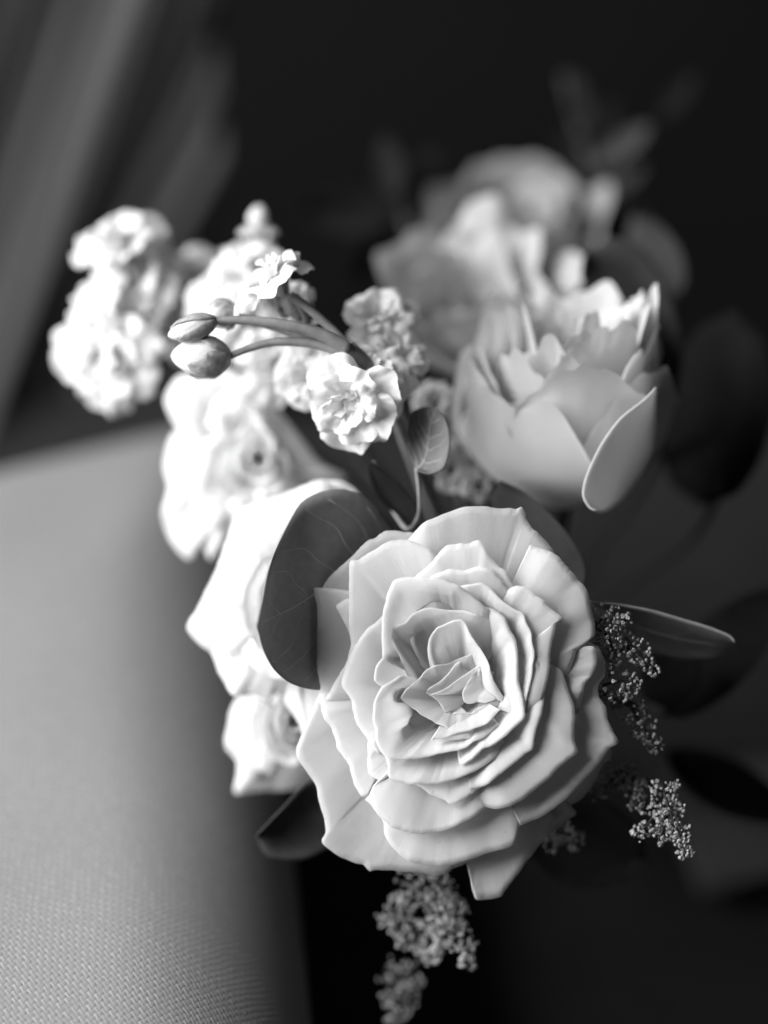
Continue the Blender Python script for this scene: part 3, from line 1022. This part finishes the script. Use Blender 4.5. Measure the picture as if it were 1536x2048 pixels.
# blurred stalk at the far left
sl = thing("stock_flower", at(330, 640, 0.075), "out-of-focus white stock stalk farthest left, against the curtain", "flower", SG)
tube("stem", curve_pts([(240, 470, 66), (300, 580, 72), (400, 720, 80), (560, 860, 100), (800, 1050, 150)]), 0.0019, M_STEM, sl)
for (px, py, dz, ax, R, s_) in [
    (235, 460, .070, (-0.2, 0.7, 0.6), 11, 51), (295, 490, .078, (0.4, 0.5, 0.7), 10, 52), (250, 560, .070, (-0.3, 0.2, 0.9), 12, 53),
    (170, 620, .068, (-0.7, 0.2, 0.6), 11, 54), (215, 740, .064, (-0.3, -0.4, 0.85), 15, 55), (160, 690, .068, (-0.8, -0.1, 0.5), 11, 56),
    (320, 620, .080, (0.4, 0.1, 0.8), 11, 57), (395, 545, .088, (0.2, 0.5, 0.8), 11, 58), (270, 650, .070, (0.1, 0.0, 0.9), 11, 59), (400, 640, .085, (0.1, 0.0, 0.9), 11, 60)]:
    floret(sl, px, py, dz, ax, R * 1.1, 10, s_, at(300, 590, .074), M_STOCK)

# second blurred stalk behind the buds
sm = thing("stock_flower", at(520, 640, 0.06), "blurred white stock stalk behind the green buds, tapering to a point", "flower", SG)
tube("stem", curve_pts([(500, 520, 55), (540, 640, 62), (620, 760, 80), (780, 980, 130)]), 0.0018, M_STEM, sm)
for (px, py, dz, ax, R, s_) in [(440, 600, .060, (-0.4, 0.3, 0.8), 11, 61), (505, 650, .062, (0, 0, 1), 12, 62), (560, 735, .055, (0.1, -0.3, 0.9), 11, 63),
                                (470, 540, .055, (-0.2, 0.6, 0.7), 9, 64), (560, 600, .058, (0.3, 0.3, 0.8), 8, 65)]:
    floret(sm, px, py, dz, ax, R * 1.1, 9, s_, at(530, 610, .064), M_STOCK)
floret(sm, 490, 500, 0.068, (-0.3, 0.7, 0.5), 8.5, 9, 66, at(520, 580, .064), M_STOCK)
floret(sm, 515, 452, 0.070, (0.0, 0.9, 0.3), 5.5, 8, 67, at(520, 580, .064), M_STOCK)
bud(sm, at(508, 455, 0.070), at(522, 410, 0.070), 0.0022, 68, 2)

# small blurred florets near the middle
sc_ = thing("stock_flower", at(900, 800, 0.07), "small blurred pale florets between the small leaf and cup-shaped rose", "flower", SG)
tube("stem", curve_pts([(880, 800, 60), (900, 900, 70), (930, 1000, 90), (960, 1150, 140)]), 0.0016, M_STEM, sc_)
for (px, py, dz, ax, R, s_) in [(870, 800, .050, (0, 0.3, 0.9), 6.5, 71), (905, 940, .045, (0.1, -0.1, 0.9), 6, 72), (960, 975, .045, (0.2, -0.1, 0.9), 5, 73), (880, 900, .05, (0, 0.2, 0.9), 5, 74)]:
    floret(sc_, px, py, dz, ax, R, 9, s_, at(895, 880, .062), M_PETAL_SHADED)

# ------------------------------------------------------------------ eucalyptus
EG = "eucalyptus sprigs"


def leaf(parent, side_a, side_b, dz_a, dz_b, mat, dz_mid=None, veins=True, vein_mat=None, n=40, m=15, cup=2.0, seed=1, thick=0.00035, vr=0.00014, nlat=6):
    """side_a/side_b run from base to tip in photo pixels; dz in mm for each side edge (may be lists (base, tip))"""
    def pair(z):
        return z if isinstance(z, tuple) else (z, z)
    za, zb = pair(dz_a), pair(dz_b)
    zmid = pair(dz_mid) if dz_mid is not None else ((za[0] + zb[0]) / 2 + cup, (za[1] + zb[1]) / 2 + cup)
    A = resample([(p[0], p[1], 0) for p in side_a], n)
    B = resample([(p[0], p[1], 0) for p in side_b], n)

    def P(u, v, lift=0.0):
        i = u * (n - 1)
        i0 = min(int(i), n - 2)
        f = i - i0
        a = A[i0].lerp(A[i0 + 1], f)
        b = B[i0].lerp(B[i0 + 1], f)
        t = (v + 1) / 2
        p = a.lerp(b, t)
        a_z = za[0] + (za[1] - za[0]) * u
        b_z = zb[0] + (zb[1] - zb[0]) * u
        mz = zmid[0] + (zmid[1] - zmid[0]) * u
        edge_mid = math.sin(math.pi * min(max(u, 0), 1)) ** 0.5
        line = a_z + (b_z - a_z) * t
        z = line + (mz - (a_z + b_z) / 2) * (1 - v * v) * edge_mid
        z += 0.5 * noise.noise(Vector((u * 3 + seed * 9, v * 1.6, seed)))
        return at(p.x, p.y, (z - lift) / 1000)
    verts, faces, uvs = [], [], []
    for i in range(n):
        for j in range(m):
            u, v = i / (n - 1), j / (m - 1) * 2 - 1
            verts.append(P(u, v))
            uvs.append((v * 0.5 + 0.5, u))
    for i in range(n - 1):
        for j in range(m - 1):
            a = i * m + j
            faces.append((a, a + 1, a + m + 1, a + m))
    o = make_obj("leaf", verts, faces, mat, parent, uvs)
    solid(o, thick)
    if veins:
        V, F = [], []

        def add(pts, rad):
            v, f = tube(None, pts, rad, None, sides=5)
            off = len(V)
            V.extend(v)
            F.extend([tuple(x + off for x in ff) for ff in f])
        L = thick * 500 + 0.05
        add([P(i / 30, 0, L) for i in range(31)], [vr * (2.2 - 1.4 * i / 30) for i in range(31)])
        rnd = random.Random(seed)
        for sgn in (-1, 1):
            for k in range(nlat):
                u0 = 0.06 + 0.80 * k / nlat + rnd.uniform(-.02, .02)
                du = 0.26 + rnd.uniform(-.05, .05)
                pts = []
                for i in range(13):
                    t = i / 12
                    u = u0 + du * (0.55 * t + 0.45 * t * t) + 0.008 * math.sin(t * 14 + k)
                    v = sgn * 0.90 * t
                    pts.append(P(min(u, 0.98), v, L))
                add(pts, [vr * (1.0 - 0.6 * i / 12) for i in range(13)])
        make_obj("vein", V, F, vein_mat or M_VEIN, o)
    return o


def oval(bx, by, tx, ty, wa, wb=None, sharp=0.75):
    """two sides of an oval leaf from base to tip, half widths in pixels"""
    wb = wa if wb is None else wb
    d = Vector((tx - bx, ty - by))
    p = Vector((-d.y, d.x)).normalized()
    A, B = [], []
    for i in range(13):
        u = i / 12
        w = math.sin(math.pi * u ** 0.9) ** sharp if 0 < u < 1 else 0.0
        c = Vector((bx, by)) + d * u
        a, b = c + p * (w * wa), c - p * (w * wb)
        A.append((a.x, a.y))
        B.append((b.x, b.y))
    return A, B


def sprig(label, px, py, dz, stem_pts=None, r=0.0011, mat=None):
    o = thing("eucalyptus_sprig", at(px, py, dz), label, "eucalyptus", EG)
    if stem_pts:
        tube("stem", curve_pts(stem_pts), r, mat or M_STEM_DARK, o)
    return o


e = sprig("eucalyptus sprig with big dark round leaf tucked under the front rose's left side", 780, 1190, 0.03,
          [(760, 1165, 45), (800, 1200, 50), (860, 1260, 60), (960, 1320, 160)])
leaf(e, [(762, 1160), (800, 1110), (790, 1065), (772, 1038), (749, 1010), (720, 988), (681, 977), (640, 984), (603, 1004), (580, 1040), (562, 1075), (546, 1110), (534, 1149), (524, 1200), (513, 1252)],
     [(762, 1160), (745, 1240), (700, 1320), (672, 1365), (642, 1380), (612, 1377), (578, 1365), (549, 1340), (532, 1312), (523, 1290), (516, 1265), (513, 1252)],
     (34, -12), (38, -8), M_LEAF, dz_mid=(35, -9), seed=3, nlat=6)

e = sprig("small upright eucalyptus leaf on a thin curved stem above the front rose", 838, 1060, 0.02,
          [(832, 935, 18), (838, 980, 18), (838, 1030, 20), (815, 1060, 26), (780, 1010, 30), (745, 925, 34)], 0.0005, M_STEM)
leaf(e, [(832, 940), (818, 900), (815, 850), (825, 825), (845, 815), (873, 815)], [(832, 940), (860, 948), (888, 935), (900, 890), (893, 845), (873, 815)],
     18, 14, M_LEAF_PALE, seed=5, nlat=5, vr=0.00007)
leaf(e, [(832, 1055), (760, 1000), (735, 930), (742, 925)], [(832, 1055), (830, 1010), (790, 960), (742, 925)], 26, 22, M_LEAF_SHADED, seed=6, veins=False)

e = sprig("eucalyptus sprig with dark leaf curving around the front rose's upper right", 1010, 1120, 0.04,
          [(1120, 1190, 40), (1080, 1230, 60), (1020, 1300, 150)])
leaf(e, [(1150, 1215), (1172, 1150), (1160, 1105), (1125, 1055), (1080, 1010), (1040, 980), (1000, 962)], [(1150, 1215), (1060, 1150), (1010, 1080), (985, 1010), (1000, 962)], 24, 32, M_LEAF_DIM, seed=8, veins=False)

e = sprig("eucalyptus sprig with long leaf seen edge-on, pointing right", 1190, 1240, 0.03,
          [(1190, 1245, 26), (1150, 1270, 40), (1080, 1310, 150)])
leaf(e, [(1180, 1205), (1230, 1208), (1300, 1220), (1370, 1240), (1420, 1255), (1460, 1272), (1470, 1285)], [(1180, 1205), (1220, 1260), (1290, 1300), (1360, 1318), (1430, 1318), (1465, 1305), (1470, 1285)],
     14, 30, M_LEAF, seed=9, nlat=3)

e = sprig("eucalyptus sprig with dark leaf at the cushion edge, lower left of the front rose", 640, 1620, 0.05,
          [(660, 1600, 34), (720, 1560, 50), (860, 1450, 130)])
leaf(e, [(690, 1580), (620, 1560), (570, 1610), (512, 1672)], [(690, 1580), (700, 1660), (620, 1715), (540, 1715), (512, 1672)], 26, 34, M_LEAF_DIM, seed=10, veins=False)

e = sprig("round shade-darkened eucalyptus leaf below the front rose's lower right edge", 1100, 1660, 0.05, [(1060, 1640, 45), (1030, 1560, 70), (1010, 1400, 150)])
leaf(e, *oval(1040, 1640, 1290, 1720, 95, 95, 0.55), 50, 55, M_LEAF_SHADED, seed=11, veins=False)

e = sprig("large grey eucalyptus leaf behind the cup-shaped rose", 1280, 800, 0.08, [(1330, 800, 80), (1300, 950, 100), (1120, 1200, 160)])
leaf(e, [(1350, 800), (1300, 700), (1220, 640), (1165, 560), (1170, 505)], [(1350, 800), (1366, 690), (1340, 590), (1290, 505), (1230, 475), (1170, 505)], 66, 74, M_LEAF_DIM, seed=12, veins=False)

e = sprig("blurred pale eucalyptus leaf at upper right, highest of the leaves", 1300, 560, 0.12, [(1340, 580, 120), (1330, 760, 130), (1120, 1180, 190)])
leaf(e, *oval(1355, 590, 1270, 430, 46, 52, 0.6), 110, 125, M_LEAF_DIM, seed=13, veins=False)

e = sprig("shade-darkened round eucalyptus leaf with faint lit rim at the right edge", 1450, 900, 0.07, [(1450, 950, 76), (1380, 1080, 100), (1120, 1260, 170)])
leaf(e, *oval(1400, 1010, 1470, 620, 110, 110, 0.5), 74, 96, M_LEAF_SHADED, seed=14, veins=False)

e = sprig("shade-darkened drooping eucalyptus leaves at the right edge, level with the front rose", 1400, 1500, 0.07, [(1330, 1420, 66), (1230, 1390, 90), (1060, 1340, 170)])
leaf(e, *oval(1330, 1500, 1600, 1640, 60, 46, 0.7), 80, 96, M_LEAF_SHADED, seed=15, veins=False)
leaf(e, *oval(1320, 1430, 1560, 1180, 70, 70, 0.6), 62, 78, M_LEAF_SHADED, seed=16, veins=False)
leaf(e, *oval(1290, 1400, 1390, 1290, 60, 50, 0.6), 50, 60, M_LEAF_SHADED, seed=17, veins=False)

e = sprig("dark feathery eucalyptus twigs in shadow at the top right", 1250, 420, 0.17, [(1130, 150, 190), (1170, 300, 180), (1220, 500, 170), (1200, 800, 180), (1080, 1200, 200)], 0.0014)
for k, (bx, by, tx, ty, w) in enumerate([(1170, 260, 1150, 140, 22), (1190, 330, 1300, 250, 26), (1200, 380, 1290, 330, 24), (1190, 330, 1110, 260, 24), (1210, 420, 1300, 400, 26), (1320, 240, 1390, 150, 20),
                                       (1215, 440, 1330, 480, 22), (1180, 300, 1230, 200, 22)]):
    leaf(e, *oval(bx, by, tx, ty, w, w, 0.7), 168 + 3 * k, 172 + 3 * k, M_LEAF_DIM if k in (1, 2, 4) else M_LEAF_SHADED, seed=20 + k, veins=False)
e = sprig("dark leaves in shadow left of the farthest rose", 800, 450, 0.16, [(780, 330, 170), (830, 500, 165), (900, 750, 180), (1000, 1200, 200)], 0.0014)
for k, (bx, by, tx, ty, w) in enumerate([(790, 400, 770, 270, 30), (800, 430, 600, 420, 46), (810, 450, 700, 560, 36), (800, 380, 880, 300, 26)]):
    leaf(e, *oval(bx, by, tx, ty, w, w, 0.7), 160 + 3 * k, 166 + 3 * k, M_LEAF_SHADED, seed=30 + k, veins=False)

# folded guard petal of the cup-shaped rose, round tip hanging down
gp = leaf(r4, [(1312, 775), (1288, 800), (1240, 838), (1202, 890), (1174, 950), (1166, 990), (1180, 1016), (1196, 1021)],
          [(1312, 775), (1320, 830), (1310, 900), (1285, 950), (1245, 998), (1212, 1020), (1196, 1021)], 15, 36, M_PETAL_CUP, cup=-1.0, seed=41, veins=False)
gp.name = "petal"

# ------------------------------------------------------------------ astilbe plumes
AG = "astilbe plumes"


def bead_cup(c, axis, r, V, F, rnd):
    """tiny open cup-shaped floret"""
    M = axis_matrix(axis, rnd.uniform(0, 6))
    S = 6
    prof = [(0.15, -0.9), (0.85, -0.45), (1.0, 0.15), (0.72, 0.75), (0.40, 0.35), (0.08, 0.1)]
    off = len(V)
    for rr, z in prof:
        for k in range(S):
            a = 2 * math.pi * k / S
            q = rr * (1 + 0.14 * ((k % 2) * 2 - 1))
            V.append(c + M @ Vector((q * r * math.cos(a), q * r * math.sin(a), z * r)))
    for i in range(len(prof) - 1):
        for k in range(S):
            k2 = (k + 1) % S
            F.append((off + i * S + k, off + i * S + k2, off + (i + 1) * S + k2, off + (i + 1) * S + k))


def plume(label, base, branches, r=0.00045, dens=1.0, seed=0, stem_pts=None):
    """branches: lists of (px, py, dz mm) axis points with thickness px"""
    root = thing("astilbe_plume", at(base[0], base[1], base[2] / 1000), label, "astilbe", AG)
    rnd = random.Random(seed)
    if stem_pts:
        tube("stem", curve_pts(stem_pts), 0.0008, M_STEM_DARK, root)
    for pts, thick in branches:
        line = curve_pts(pts, 16)
        br = tube("branch", line, [0.0004 - 0.0002 * i / 15 for i in range(16)], M_STEM_DARK, root, 6)
        L = sum((line[i + 1] - line[i]).length for i in range(15))
        thick = thick * 2.1
        cnt = int(L / 0.0011 * dens * (thick / 26) * 6.5)
        V, F = [], []
        for k in range(cnt):
            t = rnd.random()
            i = t * 15
            i0 = min(int(i), 14)
            p = line[i0].lerp(line[i0 + 1], i - i0)
            tan = (line[i0 + 1] - line[i0]).normalized()
            d = Vector((rnd.gauss(0, 1), rnd.gauss(0, 1), rnd.gauss(0, 1)))
            d -= tan * d.dot(tan)
            d.normalize()
            lump = 0.65 + 0.5 * noise.noise(Vector((t * 6 + seed, seed * 1.3, 0)))
            rad = thick * 0.000107 * lump * (1 - 0.55 * t ** 2) * (0.55 + 0.45 * rnd.random())
            bead_cup(p + d * rad, (d + tan * 0.5).normalized(), r * rnd.uniform(0.5, 1.2), V, F, rnd)
        o = make_obj("flower_bead", V, F, M_BEAD, br)
        o["kind"] = "stuff"
    return root


plume("astilbe plume touching the front rose's right side, nearest its upper right", (1190, 1290, 18), [
    ([(1190, 1250, 8), (1210, 1235, 8), (1235, 1245, 8), (1262, 1235, 7)], 24),
    ([(1192, 1255, 8), (1215, 1272, 8), (1225, 1300, 8), (1222, 1325, 9)], 30),
    ([(1250, 1275, 10), (1270, 1295, 9), (1290, 1320, 9), (1315, 1348, 9)], 22)], seed=1,
    stem_pts=[(1262, 1290, 12), (1225, 1310, 18), (1170, 1320, 30), (1050, 1330, 150)])
plume("astilbe plume with a drooping tip at the front rose's right side, middle height", (1200, 1400, 22), [
    ([(1205, 1370, 10), (1230, 1365, 9), (1255, 1360, 8), (1268, 1390, 8)], 30),
    ([(1205, 1385, 20), (1225, 1400, 19), (1240, 1405, 18)], 28),
    ([(1262, 1415, 14), (1280, 1445, 13), (1300, 1475, 13), (1322, 1505, 13)], 22)], seed=2,
    stem_pts=[(1268, 1412, 15), (1230, 1395, 22), (1170, 1380, 34), (1050, 1350, 150)])
plume("astilbe plume with the longest sharp tassel, lower right of the front rose", (1190, 1570, 24), [
    ([(1185, 1575, 22), (1215, 1570, 20), (1240, 1540, 18), (1260, 1555, 17), (1290, 1580, 16)], 24),
    ([(1262, 1560, 17), (1275, 1590, 16), (1272, 1620, 15)], 22),
    ([(1325, 1565, 12), (1335, 1610, 10), (1355, 1660, 9), (1375, 1715, 9)], 24),
    ([(1320, 1610, 12), (1295, 1650, 11), (1268, 1675, 10)], 20),
    ([(1335, 1630, 11), (1325, 1660, 10), (1315, 1690, 9)], 18)], seed=3,
    stem_pts=[(1326, 1575, 13), (1280, 1560, 20), (1200, 1560, 34), (1060, 1400, 150)])
plume("short dim astilbe plume under the front rose's lower right petals", (1100, 1670, 30), [
    ([(1090, 1690, 28), (1110, 1665, 27), (1135, 1670, 26), (1165, 1690, 26)], 26)], seed=4,
    stem_pts=[(1115, 1670, 29), (1080, 1620, 45), (1020, 1400, 150)])
plume("blurred astilbe plume hanging below the front rose", (850, 1760, 36), [
    ([(800, 1765, 34), (850, 1775, 32), (900, 1790, 31), (920, 1830, 30)], 28),
    ([(910, 1800, 30), (900, 1850, 29), (935, 1890, 28), (935, 1940, 27)], 24),
    ([(770, 1810, 40), (810, 1850, 38), (840, 1890, 36), (870, 1915, 34)], 28),
    ([(860, 1790, 34), (880, 1830, 33), (885, 1880, 31), (860, 1920, 31)], 24)], seed=5, dens=0.8, r=0.00042,
    stem_pts=[(870, 1790, 33), (890, 1700, 45), (940, 1500, 120), (990, 1380, 180)])
plume("fainter astilbe tip at the bottom edge below the hanging plume", (830, 1960, 46), [
    ([(770, 1940, 48), (800, 1955, 46), (840, 1975, 44)], 28),
    ([(790, 1980, 47), (800, 2010, 46), (790, 2050, 46)], 30)], seed=6, dens=0.75, r=0.00042,
    stem_pts=[(800, 1960, 47), (850, 1900, 48), (900, 1700, 80), (960, 1450, 170)])
